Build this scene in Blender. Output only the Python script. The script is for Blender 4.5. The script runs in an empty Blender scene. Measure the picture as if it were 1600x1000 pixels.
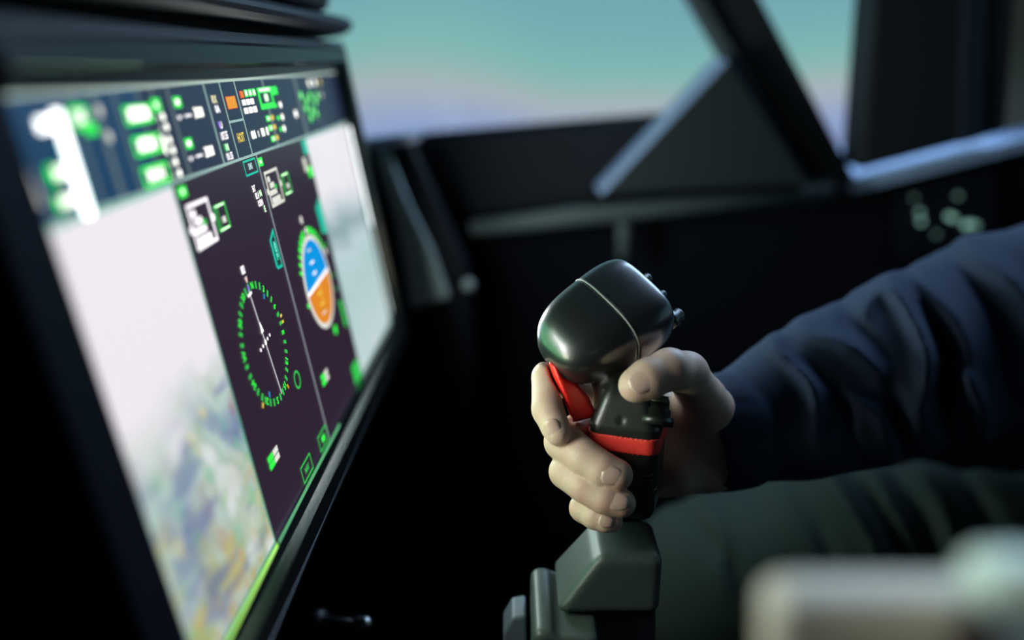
import bpy, bmesh, math, random
import numpy as np
from mathutils import Vector, Matrix
random.seed(4)
S = bpy.context.scene
COL = S.collection

# ------------------------------------------------------------------ camera
FPX = 1326.0                       # focal length in pixels of the 1600x1000 frame
CAMZ = 1.15
PITCH = math.radians(17.1)
YAW = math.radians(1.03)
CP = np.array([0.0, 0.0, CAMZ])
cy, sy, cp_, sp_ = math.cos(YAW), math.sin(YAW), math.cos(PITCH), math.sin(PITCH)
FW = np.array([-sy * cp_, cy * cp_, -sp_])
RT = np.array([cy, sy, 0.0])
UP = np.cross(RT, FW)
FH = np.array([-sy, cy, 0.0])      # level forward
cam = bpy.data.cameras.new('camera')
cam.sensor_width = 36.0
cam.lens = 36.0 * FPX / 1600.0
cam.clip_start = 0.01
cam.dof.use_dof = True
cam.dof.focus_distance = 0.435
cam.dof.aperture_fstop = 1.85
camo = bpy.data.objects.new('camera', cam)
COL.objects.link(camo)
camo.matrix_world = Matrix(((RT[0], UP[0], -FW[0], CP[0]), (RT[1], UP[1], -FW[1], CP[1]),
                            (RT[2], UP[2], -FW[2], CP[2]), (0, 0, 0, 1)))
S.camera = camo

# ------------------------------------------------------------------ world, exposure, lamps
w = bpy.data.worlds.new('world')
S.world = w
w.use_nodes = True
w.node_tree.nodes['Background'].inputs[0].default_value = (0.004, 0.006, 0.010, 1)
w.node_tree.nodes['Background'].inputs[1].default_value = 1.0
S.view_settings.view_transform = 'Standard'
S.view_settings.look = 'None'
S.view_settings.gamma = 1.0
S.view_settings.use_curve_mapping = False
S.view_settings.exposure = 0.0
S.cycles.use_denoising = True
S.cycles.max_bounces = 6
S.cycles.sample_clamp_indirect = 4.0


def area(name, loc, target, size, power, col, size_y=None):
    l = bpy.data.lights.new(name, 'AREA')
    l.shape = 'RECTANGLE'
    l.size = size
    l.size_y = size_y or size
    l.energy = power
    l.color = col
    o = bpy.data.objects.new(name, l)
    COL.objects.link(o)
    o.location = Vector(loc)
    o.rotation_euler = (Vector(target) - Vector(loc)).to_track_quat('-Z', 'Y').to_euler()
    return o


# area lamp added to strengthen the projection's blue light from above the far side
area('overhead_fill', (0.58, 1.15, 1.72), (0.30, 0.50, 0.95), 0.6, 13.0, (0.48, 0.70, 1.0))
# unseen spot added over the throttle to brighten it
ml = bpy.data.lights.new('throttle_fill', 'SPOT')
ml.energy = 0.5
ml.color = (0.95, 1.0, 0.86)
ml.spot_size = math.radians(28)
ml.spot_blend = 0.6
ml.shadow_soft_size = 0.02
mlo = bpy.data.objects.new('throttle_fill', ml)
COL.objects.link(mlo)
mlo.location = (0.085, 0.03, 1.25)
mlo.rotation_euler = (Vector((0.095, 0.16, 1.05)) - Vector((0.085, 0.03, 1.25))).to_track_quat('-Z', 'Y').to_euler()
# (lamps added over the pages to boost their light, placed with the display below)
DISPLAY_BOOST = [                  # u0, v0, u1, v1 in millimetres on the screen, radiance, colour
    (36, 45, 96, 130, 19.0, (1.0, 0.96, 0.98)),
    (30, 130, 98, 205, 11.5, (0.97, 1.0, 0.84)),
    (20, 206, 98, 217, 7.0, (0.42, 1.0, 0.12)),
    (20, 4, 112, 38, 6.0, (0.60, 1.0, 0.66)),
    (326, 45, 458, 130, 28.0, (0.92, 1.0, 1.0)),
    (326, 130, 454, 211, 16.0, (0.80, 1.0, 0.95)),
    (246, 100, 302, 160, 3.0, (0.35, 0.65, 1.0)),
    (100, 45, 240, 217, 2.4, (0.25, 1.0, 0.42)),
]


# ------------------------------------------------------------------ helpers
def P(px, py, d):
    """world point seen at a pixel of the photograph, d metres deep along the view axis"""
    return CP + d * (FW + RT * ((px - 800.0) / FPX) - UP * ((py - 500.0) / FPX))


def onY(px, py, Y):
    """world point seen at a pixel on the upright plane y = Y"""
    r = FW + RT * ((px - 800.0) / FPX) - UP * ((py - 500.0) / FPX)
    return CP + r * (Y / r[1])


def lin(c):
    return tuple(((v / 255.0) / 12.92 if v / 255.0 <= 0.04045 else ((v / 255.0 + 0.055) / 1.055) ** 2.4) for v in c)


def mat(name, col, rough=0.5, metal=0.0, spec=0.5, grain=0.0, grain_scale=400.0, var=0.15, coat=0.0, sheen=0.0,
        sss=0.0):
    m = bpy.data.materials.new(name)
    m.use_nodes = True
    nt = m.node_tree
    b = nt.nodes['Principled BSDF']
    tc = nt.nodes.new('ShaderNodeTexCoord')
    nz = nt.nodes.new('ShaderNodeTexNoise')
    nz.inputs['Scale'].default_value = grain_scale
    nz.inputs['Detail'].default_value = 3
    nt.links.new(tc.outputs['Object'], nz.inputs['Vector'])
    mx = nt.nodes.new('ShaderNodeMix')
    mx.data_type = 'RGBA'
    mx.inputs[6].default_value = tuple(v * (1 - var) for v in col) + (1,)
    mx.inputs[7].default_value = tuple(min(1, v * (1 + var)) for v in col) + (1,)
    nt.links.new(nz.outputs['Fac'], mx.inputs[0])
    nt.links.new(mx.outputs[2], b.inputs['Base Color'])
    b.inputs['Roughness'].default_value = rough
    b.inputs['Metallic'].default_value = metal
    b.inputs['Specular IOR Level'].default_value = spec
    if coat:
        b.inputs['Coat Weight'].default_value = coat
        b.inputs['Coat Roughness'].default_value = 0.15
    if sheen:
        b.inputs['Sheen Weight'].default_value = sheen
        b.inputs['Sheen Roughness'].default_value = 0.5
    if sss:
        b.inputs['Subsurface Weight'].default_value = sss
        b.inputs['Subsurface Radius'].default_value = (0.006, 0.002, 0.001)
        b.inputs['Subsurface Scale'].default_value = 1.0
    if grain:
        bp = nt.nodes.new('ShaderNodeBump')
        bp.inputs['Strength'].default_value = grain
        bp.inputs['Distance'].default_value = 0.0004
        nt.links.new(nz.outputs['Fac'], bp.inputs['Height'])
        nt.links.new(bp.outputs['Normal'], b.inputs['Normal'])
    return m


def glow(name, srgb, strength):
    """a lit area of a screen or lamp"""
    m = bpy.data.materials.new(name)
    m.use_nodes = True
    b = m.node_tree.nodes['Principled BSDF']
    b.inputs['Base Color'].default_value = (0.004, 0.004, 0.005, 1)
    b.inputs['Roughness'].default_value = 0.35
    b.inputs['Specular IOR Level'].default_value = 0.2
    b.inputs['Emission Color'].default_value = lin(srgb) + (1,)
    b.inputs['Emission Strength'].default_value = strength
    return m


def tag(o, label=None, cat=None, group=None, kind=None):
    if label: o['label'] = label
    if cat: o['category'] = cat
    if group: o['group'] = group
    if kind: o['kind'] = kind
    return o


def empty(name, loc, mw=None):
    o = bpy.data.objects.new(name, None)
    o.empty_display_size = 0.02
    COL.objects.link(o)
    o.matrix_world = mw if mw is not None else Matrix.Translation(Vector(loc))
    return o


def world_of(o):
    m = o.matrix_basis.copy() if o.parent is None else world_of(o.parent) @ o.matrix_parent_inverse @ o.matrix_basis
    return m


def link(name, me, mats, parent=None, smooth=True):
    """mesh with WORLD coordinates -> object (kept in place under its parent)"""
    if not isinstance(mats, (list, tuple)):
        mats = [mats]
    for m in mats:
        me.materials.append(m)
    if smooth:
        me.polygons.foreach_set('use_smooth', [True] * len(me.polygons))
    # origin at the mesh's own middle so textures and pivots are local
    n = len(me.vertices)
    co = np.empty(n * 3, np.float32)
    me.vertices.foreach_get('co', co)
    co = co.reshape(-1, 3)
    c = (co.max(0) + co.min(0)) / 2
    me.vertices.foreach_set('co', (co - c).ravel())
    me.update()
    o = bpy.data.objects.new(name, me)
    COL.objects.link(o)
    if parent is not None:
        o.parent = parent
        o.matrix_parent_inverse = world_of(parent).inverted()
    o.matrix_basis = Matrix.Translation(Vector([float(v) for v in c]))
    return o


def bm_obj(name, bm, mats, parent=None, smooth=False):
    bmesh.ops.recalc_face_normals(bm, faces=bm.faces[:])
    me = bpy.data.meshes.new(name)
    bm.to_mesh(me)
    bm.free()
    return link(name, me, mats, parent, smooth)


def prism(name, pts, off, mats, parent=None, bevel=0.0, seg=2):
    """solid from a world polygon pushed along the vector off"""
    bm = bmesh.new()
    a = [bm.verts.new(Vector(p)) for p in pts]
    off = Vector(off)
    b = [bm.verts.new(Vector(p) + off) for p in pts]
    bm.faces.new(a)
    bm.faces.new(b[::-1])
    n = len(a)
    for i in range(n):
        bm.faces.new([a[i], b[i], b[(i + 1) % n], a[(i + 1) % n]])
    bmesh.ops.recalc_face_normals(bm, faces=bm.faces[:])
    if bevel:
        bmesh.ops.bevel(bm, geom=bm.edges[:], offset=bevel, segments=seg, affect='EDGES', profile=0.5)
    return bm_obj(name, bm, mats, parent)


def pyprism(name, px, Y, thick, mats, parent=None, bevel=0.0):
    return prism(name, [onY(x, y, Y) for x, y in px], (0, thick, 0), mats, parent, bevel)


def tube(name, pts, rads, mats, parent=None, n=14):
    """closed tapered tube through world points"""
    bm = bmesh.new()
    rings = []
    pts = [Vector(p) for p in pts]
    for i, p in enumerate(pts):
        t = (pts[min(i + 1, len(pts) - 1)] - pts[max(i - 1, 0)]).normalized()
        a = t.orthogonal().normalized() if i == 0 else (ref - t * ref.dot(t)).normalized()
        ref = a
        b = t.cross(a)
        rings.append([bm.verts.new(p + (a * math.cos(2 * math.pi * k / n) + b * math.sin(2 * math.pi * k / n)) * rads[i])
                      for k in range(n)])
    for i in range(len(rings) - 1):
        for k in range(n):
            bm.faces.new([rings[i][k], rings[i][(k + 1) % n], rings[i + 1][(k + 1) % n], rings[i + 1][k]])
    bm.faces.new(rings[0][::-1])
    bm.faces.new(rings[-1])
    return bm_obj(name, bm, mats, parent, smooth=True)


# ---- signed distance fields -> smooth meshes (surface nets)
def nets(f, lo, hi, h):
    lo = np.array(lo, float)
    hi = np.array(hi, float)
    n = np.ceil((hi - lo) / h).astype(int) + 1
    ax = [lo[i] + h * np.arange(n[i]) for i in range(3)]
    B = 4
    nb = -(-n // B)
    cax = [lo[i] + h * (B * np.arange(nb[i]) + (B - 1) / 2) for i in range(3)]
    Cg = np.stack(np.meshgrid(*cax, indexing='ij'), -1).reshape(-1, 3).astype(np.float32)
    Dc = f(Cg).reshape(nb).astype(np.float32)
    D = Dc.repeat(B, 0).repeat(B, 1).repeat(B, 2)[:n[0], :n[1], :n[2]].copy()
    I = np.argwhere(np.abs(D) < 8 * h)
    D[tuple(I.T)] = f((lo + h * I).astype(np.float32))
    s = D < 0
    m = n - 1
    acc = np.zeros(tuple(m) + (3,), np.float32)
    cnt = np.zeros(tuple(m), np.float32)
    off = [(i, j, k) for i in (0, 1) for j in (0, 1) for k in (0, 1)]

    def sub(A, o):
        return A[o[0]:o[0] + m[0], o[1]:o[1] + m[1], o[2]:o[2] + m[2]]
    for a in off:
        for d in range(3):
            if a[d]: continue
            b = list(a)
            b[d] = 1
            da, db = sub(D, a), sub(D, b)
            x = (da < 0) != (db < 0)
            t = np.where(x, da / np.where(da == db, 1, da - db), 0)
            for c in range(3):
                acc[..., c] += np.where(x, a[c] + (t if c == d else 0), 0)
            cnt += x
    act = cnt > 0
    idx = -np.ones(tuple(m), int)
    idx[act] = np.arange(act.sum())
    cells = np.argwhere(act)
    V = lo + h * (cells + acc[act] / cnt[act][:, None])
    F = []
    for d in range(3):
        e, g = (d + 1) % 3, (d + 2) % 3
        sl0 = [slice(None)] * 3
        sl1 = [slice(None)] * 3
        sl0[d] = slice(0, -1)
        sl1[d] = slice(1, None)
        A, B = s[tuple(sl0)], s[tuple(sl1)]
        X = np.argwhere(A != B)
        ok = (X[:, e] > 0) & (X[:, g] > 0) & (X[:, e] < m[e]) & (X[:, g] < m[g])
        X = X[ok]
        inside = A[tuple(X.T)]
        q = []
        for de, dg in ((-1, -1), (0, -1), (0, 0), (-1, 0)):
            Y = X.copy()
            Y[:, e] += de
            Y[:, g] += dg
            q.append(idx[tuple(Y.T)])
        q = np.stack(q, 1)
        q[~inside] = q[~inside][:, ::-1]
        F.append(q)
    F = np.concatenate(F)
    F = F[(F >= 0).all(1)]
    # light relaxation keeps the surface even
    for it in range(3):
        A = np.zeros_like(V)
        C = np.zeros(len(V))
        for i in range(4):
            a, b = F[:, i], F[:, (i + 1) % 4]
            np.add.at(A, a, V[b])
            np.add.at(C, a, 1)
            np.add.at(A, b, V[a])
            np.add.at(C, b, 1)
        V = V * 0.5 + 0.5 * A / np.maximum(C, 1)[:, None]
    return V, F


def net_obj(name, f, lo, hi, h, mats, parent=None):
    V, F = nets(f, lo, hi, h)
    me = bpy.data.meshes.new(name)
    me.vertices.add(len(V))
    me.vertices.foreach_set('co', V.astype(np.float32).ravel())
    me.loops.add(len(F) * 4)
    me.loops.foreach_set('vertex_index', F.astype(np.int32).ravel())
    me.polygons.add(len(F))
    me.polygons.foreach_set('loop_start', np.arange(0, len(F) * 4, 4, dtype=np.int32))
    me.polygons.foreach_set('loop_total', np.full(len(F), 4, np.int32))
    me.update(calc_edges=True)
    me.validate()
    return link(name, me, mats, parent, True)


def smin(a, b, k):
    h = np.clip(0.5 + 0.5 * (b - a) / k, 0, 1)
    return b + (a - b) * h - k * h * (1 - h)


def smax(a, b, k):
    return -smin(-a, -b, k)


def cone(p, a, b, ra, rb):
    a = np.asarray(a, np.float32)
    b = np.asarray(b, np.float32)
    d = b - a
    t = np.clip(((p - a) @ d) / (d @ d), 0, 1)
    return np.linalg.norm(p - a - t[:, None] * d, axis=1) - (ra + t * (rb - ra))


def chain(p, pts, k=0.003):
    """pts: (world point, radius)"""
    r = None
    for (a, ra), (b, rb) in zip(pts[:-1], pts[1:]):
        c = cone(p, a, b, ra, rb)
        r = c if r is None else smin(r, c, k)
    return r


def bounds(pts, pad):
    q = np.array([p for p, r in pts])
    R = max(r for p, r in pts) + pad
    return q.min(0) - R, q.max(0) + R


def rbox(q, half, r):
    d = np.abs(q) - (np.array(half) - r)
    return np.linalg.norm(np.maximum(d, 0), axis=1) + np.minimum(d.max(1), 0) - r


# ------------------------------------------------------------------ materials
M_black = mat('black_plastic', (0.010, 0.012, 0.015), 0.5, grain=0.15)
M_panel = mat('dark_panel', (0.004, 0.006, 0.012), 0.6, spec=0.2, grain=0.2)
M_wall = mat('wall_paint', (0.0030, 0.0042, 0.0085), 0.75, spec=0.10, grain=0.1)
M_frame = mat('frame_paint', (0.010, 0.013, 0.017), 0.6, spec=0.3)
M_gusset = mat('gusset_paint', (0.016, 0.023, 0.026), 0.6, spec=0.3)
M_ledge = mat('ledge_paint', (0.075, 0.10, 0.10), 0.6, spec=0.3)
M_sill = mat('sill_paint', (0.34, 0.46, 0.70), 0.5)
M_bezel = mat('bezel_gloss', (0.004, 0.005, 0.006), 0.34, spec=0.25, grain=0.05)
M_bevel = mat('bevel_gloss', (0.003, 0.004, 0.004), 0.12, spec=1.0)
M_hood = mat('hood_vinyl', (0.006, 0.007, 0.010), 0.5, spec=0.10, grain=0.3, grain_scale=900)
M_grip = mat('grip_black', (0.011, 0.014, 0.011), 0.36, spec=0.85, grain=0.12, grain_scale=1500)
M_head = mat('head_lacquer', (0.010, 0.014, 0.014), 0.36, spec=1.0, grain=0.10, grain_scale=1800, coat=0.5)
M_seam = mat('seam_lit_edge', (0.30, 0.34, 0.30), 0.5)
M_red = mat('red_plastic', (0.80, 0.022, 0.014), 0.28, var=0.05)
M_tape = mat('red_tape', (0.86, 0.048, 0.030), 0.6, grain=0.3, grain_scale=1200, var=0.12)
M_tapeedge = mat('torn_tape_edge', (0.60, 0.40, 0.32), 0.8)
M_grey = mat('grey_painted_metal', (0.046, 0.064, 0.060), 0.45, grain=0.08)
M_metal = mat('bare_metal', (0.45, 0.47, 0.48), 0.3, metal=1.0)
M_brass = mat('ribbed_brass', (0.16, 0.17, 0.10), 0.4, metal=0.6)
M_skin = mat('skin', (0.58, 0.42, 0.33), 0.5, spec=0.35, grain=0.25, grain_scale=700, var=0.08, sss=0.25)
_nt = M_skin.node_tree
_n = _nt.nodes.new('ShaderNodeTexNoise')
_n.inputs['Scale'].default_value = 75
_n.inputs['Detail'].default_value = 2
_tc = [x for x in _nt.nodes if x.type == 'TEX_COORD'][0]
_nt.links.new(_tc.outputs['Object'], _n.inputs['Vector'])
_r = _nt.nodes.new('ShaderNodeMapRange')
_r.inputs['From Min'].default_value = 0.42
_r.inputs['From Max'].default_value = 0.68
_r.inputs['To Max'].default_value = 0.55
_nt.links.new(_n.outputs['Fac'], _r.inputs[0])
_m = _nt.nodes.new('ShaderNodeMix')
_m.data_type = 'RGBA'
_src = [x for x in _nt.nodes if x.type == 'MIX' and x != _m][0]
_nt.links.new(_r.outputs[0], _m.inputs[0])
_nt.links.new(_src.outputs[2], _m.inputs[6])
_m.inputs[7].default_value = (0.55, 0.29, 0.23, 1)
_nt.links.new(_m.outputs[2], _nt.nodes['Principled BSDF'].inputs['Base Color'])
M_nail = mat('nail', (0.60, 0.42, 0.345), 0.25, spec=0.5, var=0.05, sss=0.1)
M_shirt = mat('navy_knit', (0.030, 0.046, 0.078), 0.9, spec=0.1, grain=0.5, grain_scale=1400)
M_trouser = mat('olive_cloth', (0.016, 0.026, 0.024), 0.95, spec=0.1, grain=0.5, grain_scale=900)
M_beige = mat('beige_handle', (0.60, 0.53, 0.43), 0.55)
M_mint = mat('mint_cap', (0.75, 0.92, 0.78), 0.4)
M_brown = mat('brown_recess', (0.10, 0.055, 0.045), 0.7)
M_floor = mat('floor_rubber', (0.006, 0.007, 0.010), 0.8, spec=0.2, grain=0.3, grain_scale=60)


# ------------------------------------------------------------------ setting
def dome():
    """curved projection screen outside the canopy, with the sky and haze of the simulated view on it"""
    m = bpy.data.materials.new('projected_view')
    m.use_nodes = True
    nt = m.node_tree
    b = nt.nodes['Principled BSDF']
    b.inputs['Base Color'].default_value = (0.02, 0.02, 0.02, 1)
    b.inputs['Roughness'].default_value = 0.9
    tc = nt.nodes.new('ShaderNodeTexCoord')
    sp = nt.nodes.new('ShaderNodeSeparateXYZ')
    nt.links.new(tc.outputs['Object'], sp.inputs[0])
    nz = nt.nodes.new('ShaderNodeTexNoise')
    nz.inputs['Scale'].default_value = 0.9
    nz.inputs['Detail'].default_value = 2
    nt.links.new(tc.outputs['Object'], nz.inputs['Vector'])
    a = nt.nodes.new('ShaderNodeMath')
    a.operation = 'MULTIPLY_ADD'
    nt.links.new(nz.outputs['Fac'], a.inputs[0])
    a.inputs[1].default_value = 0.30
    nt.links.new(sp.outputs['Z'], a.inputs[2])          # z relative to the dome's middle
    mr = nt.nodes.new('ShaderNodeMapRange')
    mr.inputs['From Min'].default_value = DOME_LO
    mr.inputs['From Max'].default_value = DOME_HI
    nt.links.new(a.outputs[0], mr.inputs[0])
    cr = nt.nodes.new('ShaderNodeValToRGB')
    e = cr.color_ramp.elements
    e[0].position = 0.0
    e[0].color = lin((134, 150, 200)) + (1,)
    e[1].position = 1.0
    e[1].color = lin((112, 160, 176)) + (1,)
    for p, c in ((0.22, (146, 164, 206)), (0.36, (168, 180, 186)), (0.50, (130, 184, 178)), (0.72, (116, 170, 178))):
        x = e.new(p)
        x.color = lin(c) + (1,)
    nt.links.new(mr.outputs[0], cr.inputs[0])
    nt.links.new(cr.outputs[0], b.inputs['Emission Color'])
    b.inputs['Emission Strength'].default_value = 1.0
    bm = bmesh.new()
    cx, cyy, R, z0, z1 = 0.45, 0.1, 2.6, 0.75, 2.5
    N = 64
    ring = []
    for i in range(N + 1):
        th = math.radians(-20 + 230 * i / N)
        for rr in (R, R + 0.03):
            x, y = cx + rr * math.cos(th), cyy + rr * math.sin(th)
            ring.append((bm.verts.new((x, y, z0)), bm.verts.new((x, y, z1))))
    for i in range(N):
        a0, a1, b0, b1 = ring[2 * i], ring[2 * i + 1], ring[2 * i + 2], ring[2 * i + 3]
        bm.faces.new([a0[0], a0[1], b0[1], b0[0]])
        bm.faces.new([a1[0], b1[0], b1[1], a1[1]])
        bm.faces.new([a0[1], a1[1], b1[1], b0[1]])
        bm.faces.new([a0[0], b0[0], b1[0], a1[0]])
    bm.faces.new([ring[0][0], ring[1][0], ring[1][1], ring[0][1]])
    bm.faces.new([ring[-2][0], ring[-2][1], ring[-1][1], ring[-1][0]])
    o = bm_obj('projection_screen', bm, m, smooth=False)
    tag(o, 'curved screen glowing teal and lilac outside the cockpit windows', 'screen')


DOME_LO, DOME_HI = -0.70, 0.02
dome()

# floor of the cockpit tub
bm = bmesh.new()
bmesh.ops.create_cube(bm, size=1.0, matrix=Matrix.Translation((0.5, 0.35, -0.02)) @ Matrix.Diagonal((3.0, 1.6, 0.04, 1)))
tag(bm_obj('floor', bm, M_floor), kind='structure')

WY = 0.97
wl = pyprism('wall_right', [(380, 234), (1052, 178), (1140, 250), (1335, 285), (1900, 147), (2100, 1900), (200, 1900)], WY, 0.04, M_wall)
tag(wl, kind='structure')
pyprism('upper_panel', [(640, 224), (1046, 184), (980, 262), (925, 318), (740, 338), (668, 300)], WY - 0.012, 0.011, mat('upper_wall_paint', (0.010, 0.014, 0.021), 0.7, spec=0.2), wl, bevel=0.003)


def glass(name, px):
    m = bpy.data.materials.get('canopy_glass')
    if not m:
        m = bpy.data.materials.new('canopy_glass')
        m.use_nodes = True
        nt = m.node_tree
        nt.nodes.remove(nt.nodes['Principled BSDF'])
        tr = nt.nodes.new('ShaderNodeBsdfTransparent')
        gl = nt.nodes.new('ShaderNodeBsdfGlossy')
        gl.inputs['Roughness'].default_value = 0.02
        mx = nt.nodes.new('ShaderNodeMixShader')
        mx.inputs[0].default_value = 0.002
        nt.links.new(tr.outputs[0], mx.inputs[1])
        nt.links.new(gl.outputs[0], mx.inputs[2])
        nt.links.new(mx.outputs[0], nt.nodes['Material Output'].inputs[0])
    o = pyprism(name, px, WY + 0.015, 0.004, m)
    tag(o, kind='structure')
    return o


glass('window_1', [(380, 232), (1052, 176), (1134, 98), (1060, -120), (380, -120)])
glass('window_2', [(1335, 282), (1150, -120), (1378, -120), (1348, 262)])

# canopy frame
t1 = pyprism('trim_1', [(1020, -120), (1126, -120), (1340, 284), (1256, 292)], 0.93, 0.05, M_frame, bevel=0.002)
tag(t1, kind='structure')
bm = None
t1e = pyprism('frame_edging', [(1008, -120), (1034, -120), (1268, 290), (1248, 292)], 0.915, 0.03, mat('edging_paint', (0.04, 0.055, 0.06), 0.6), t1, bevel=0.002)
t2 = pyprism('trim_2', [(1378, -120), (1345, 266), (1572, 206), (1594, -120)], 0.90, 0.06, M_frame, bevel=0.003)
tag(t2, kind='structure')
pyprism('seam_strip', [(1510, -120), (1500, 226), (1536, 216), (1546, -120)], 0.893, 0.012, mat('blue_black_paint', (0.012, 0.018, 0.034), 0.5), t2, bevel=0.001)
gs = pyprism('trim_3', [(1137, 98), (1264, 287), (942, 304)], 0.885, 0.05, M_gusset, bevel=0.002)
tag(gs, kind='structure')
prism('lit_edge', [onY(1137, 97, 0.884), onY(941, 304, 0.884), onY(941, 304, 0.884) + np.array([-0.004, 0, 0.003]), onY(1137, 97, 0.884) + np.array([-0.004, 0, 0.003])], (0, 0.05, 0), M_sill, gs)  # bright strip paints in the window's light on the gusset's side
# side sill under the right window: sloping top catches the projected light
p0, p1 = onY(1335, 284, 0.93), onY(1800, 166, 0.93)
sec = [(0, -0.012), (0.0, 0.0), (0.20, 0.004), (0.20, -0.012)]
bm = bmesh.new()
ra = [bm.verts.new(Vector(p0) + Vector((0, a, b))) for a, b in sec]
rb = [bm.verts.new(Vector(p1) + Vector((0, a, b))) for a, b in sec]
bm.faces.new(ra)
bm.faces.new(rb[::-1])
for i in range(4):
    bm.faces.new([ra[i], ra[(i + 1) % 4], rb[(i + 1) % 4], rb[i]])
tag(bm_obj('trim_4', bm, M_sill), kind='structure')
# ledge bar and rib on the side wall
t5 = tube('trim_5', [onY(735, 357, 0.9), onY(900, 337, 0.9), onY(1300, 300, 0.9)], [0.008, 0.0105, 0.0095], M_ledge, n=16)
tag(t5, kind='structure')
r6 = tube('trim_6', [onY(974, 335, 0.915), onY(974, 404, 0.915)], [0.0075, 0.0065], M_ledge, n=12)
tag(r6, kind='structure')
# warm strip far right, behind the dark pillar
t7 = pyprism('trim_7', [(1566, -120), (1560, 215), (1720, 180), (1740, -120)], 0.99, 0.02, mat('tan_lining', (0.55, 0.42, 0.20), 0.7))
tag(t7, kind='structure')

# switch panel with little lit buttons, far right on the wall
sp_root = empty('switch_panel', onY(1485, 345, 0.965))
tag(sp_root, 'dark switch panel with small greenish lit buttons on the far wall', 'switch panel')
pyprism('plate', [(1405, 298), (1560, 262), (1566, 378), (1412, 400)], 0.955, 0.02, M_panel, sp_root, bevel=0.002)
for i, (x, y, st) in enumerate([(1437, 332, 1), (1439, 346, 1.2), (1483, 338, 1.4), (1490, 341, 1.2), (1509, 352, 1.8), (1516, 350, 1.3), (1525, 352, .9), (1497, 306, .5), (1463, 366, .35), (1428, 309, .3)]):
    bm = bmesh.new()
    bmesh.ops.create_uvsphere(bm, u_segments=12, v_segments=8, radius=0.0032, matrix=Matrix.Translation(Vector(onY(x, y, 0.952))))
    bm_obj('button', bm, glow('button_light', (150, 205, 190), 0.65 * st), sp_root, smooth=True)

# ------------------------------------------------------------------ panoramic display
DW, DH = 0.460, 0.2172
DSC = 0.86                         # metres per fitted unit: sets the display's true size
DO = CP + DSC * (RT * -0.17031 - UP * -0.07512 + FW * 0.28300)     # top left corner of the lit area
Ud = np.array([0.0, 1.0, 0.0])
vr = RT * 0.171 - UP * 0.942 + FW * 0.287
vr[1] = 0
Vd = vr / np.linalg.norm(vr)
Nd = np.cross(Ud, -Vd)


def D(u, v, h=0.0):
    """point on the display: u, v in millimetres from the top left of the lit area, h metres proud"""
    k = DSC / 905.5
    return DO + Ud * u * k + Vd * v * k + Nd * h


for u0, v0, u1, v1, L_, c_ in DISPLAY_BOOST:  # added lamps just proud of the lit pages
    w_, h_ = (u1 - u0) * DSC / 905.5, (v1 - v0) * DSC / 905.5
    lo_ = area('screen_boost', D((u0 + u1) / 2, (v0 + v1) / 2, 0.0012), D((u0 + u1) / 2, (v0 + v1) / 2, 1.0), w_, L_ * math.pi * w_ * h_, c_, h_)
    lo_.matrix_world = Matrix(((Ud[0], -Vd[0], Nd[0], lo_.location[0]), (Ud[1], -Vd[1], Nd[1], lo_.location[1]), (Ud[2], -Vd[2], Nd[2], lo_.location[2]), (0, 0, 0, 1))) @ Matrix.Rotation(math.pi, 4, 'X')

dmid = D(230, 217 + 25, -0.03)
disp = empty('cockpit_display', dmid)
tag(disp, 'wide lit cockpit display with map pages and green symbology in black bezel', 'display')


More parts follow.
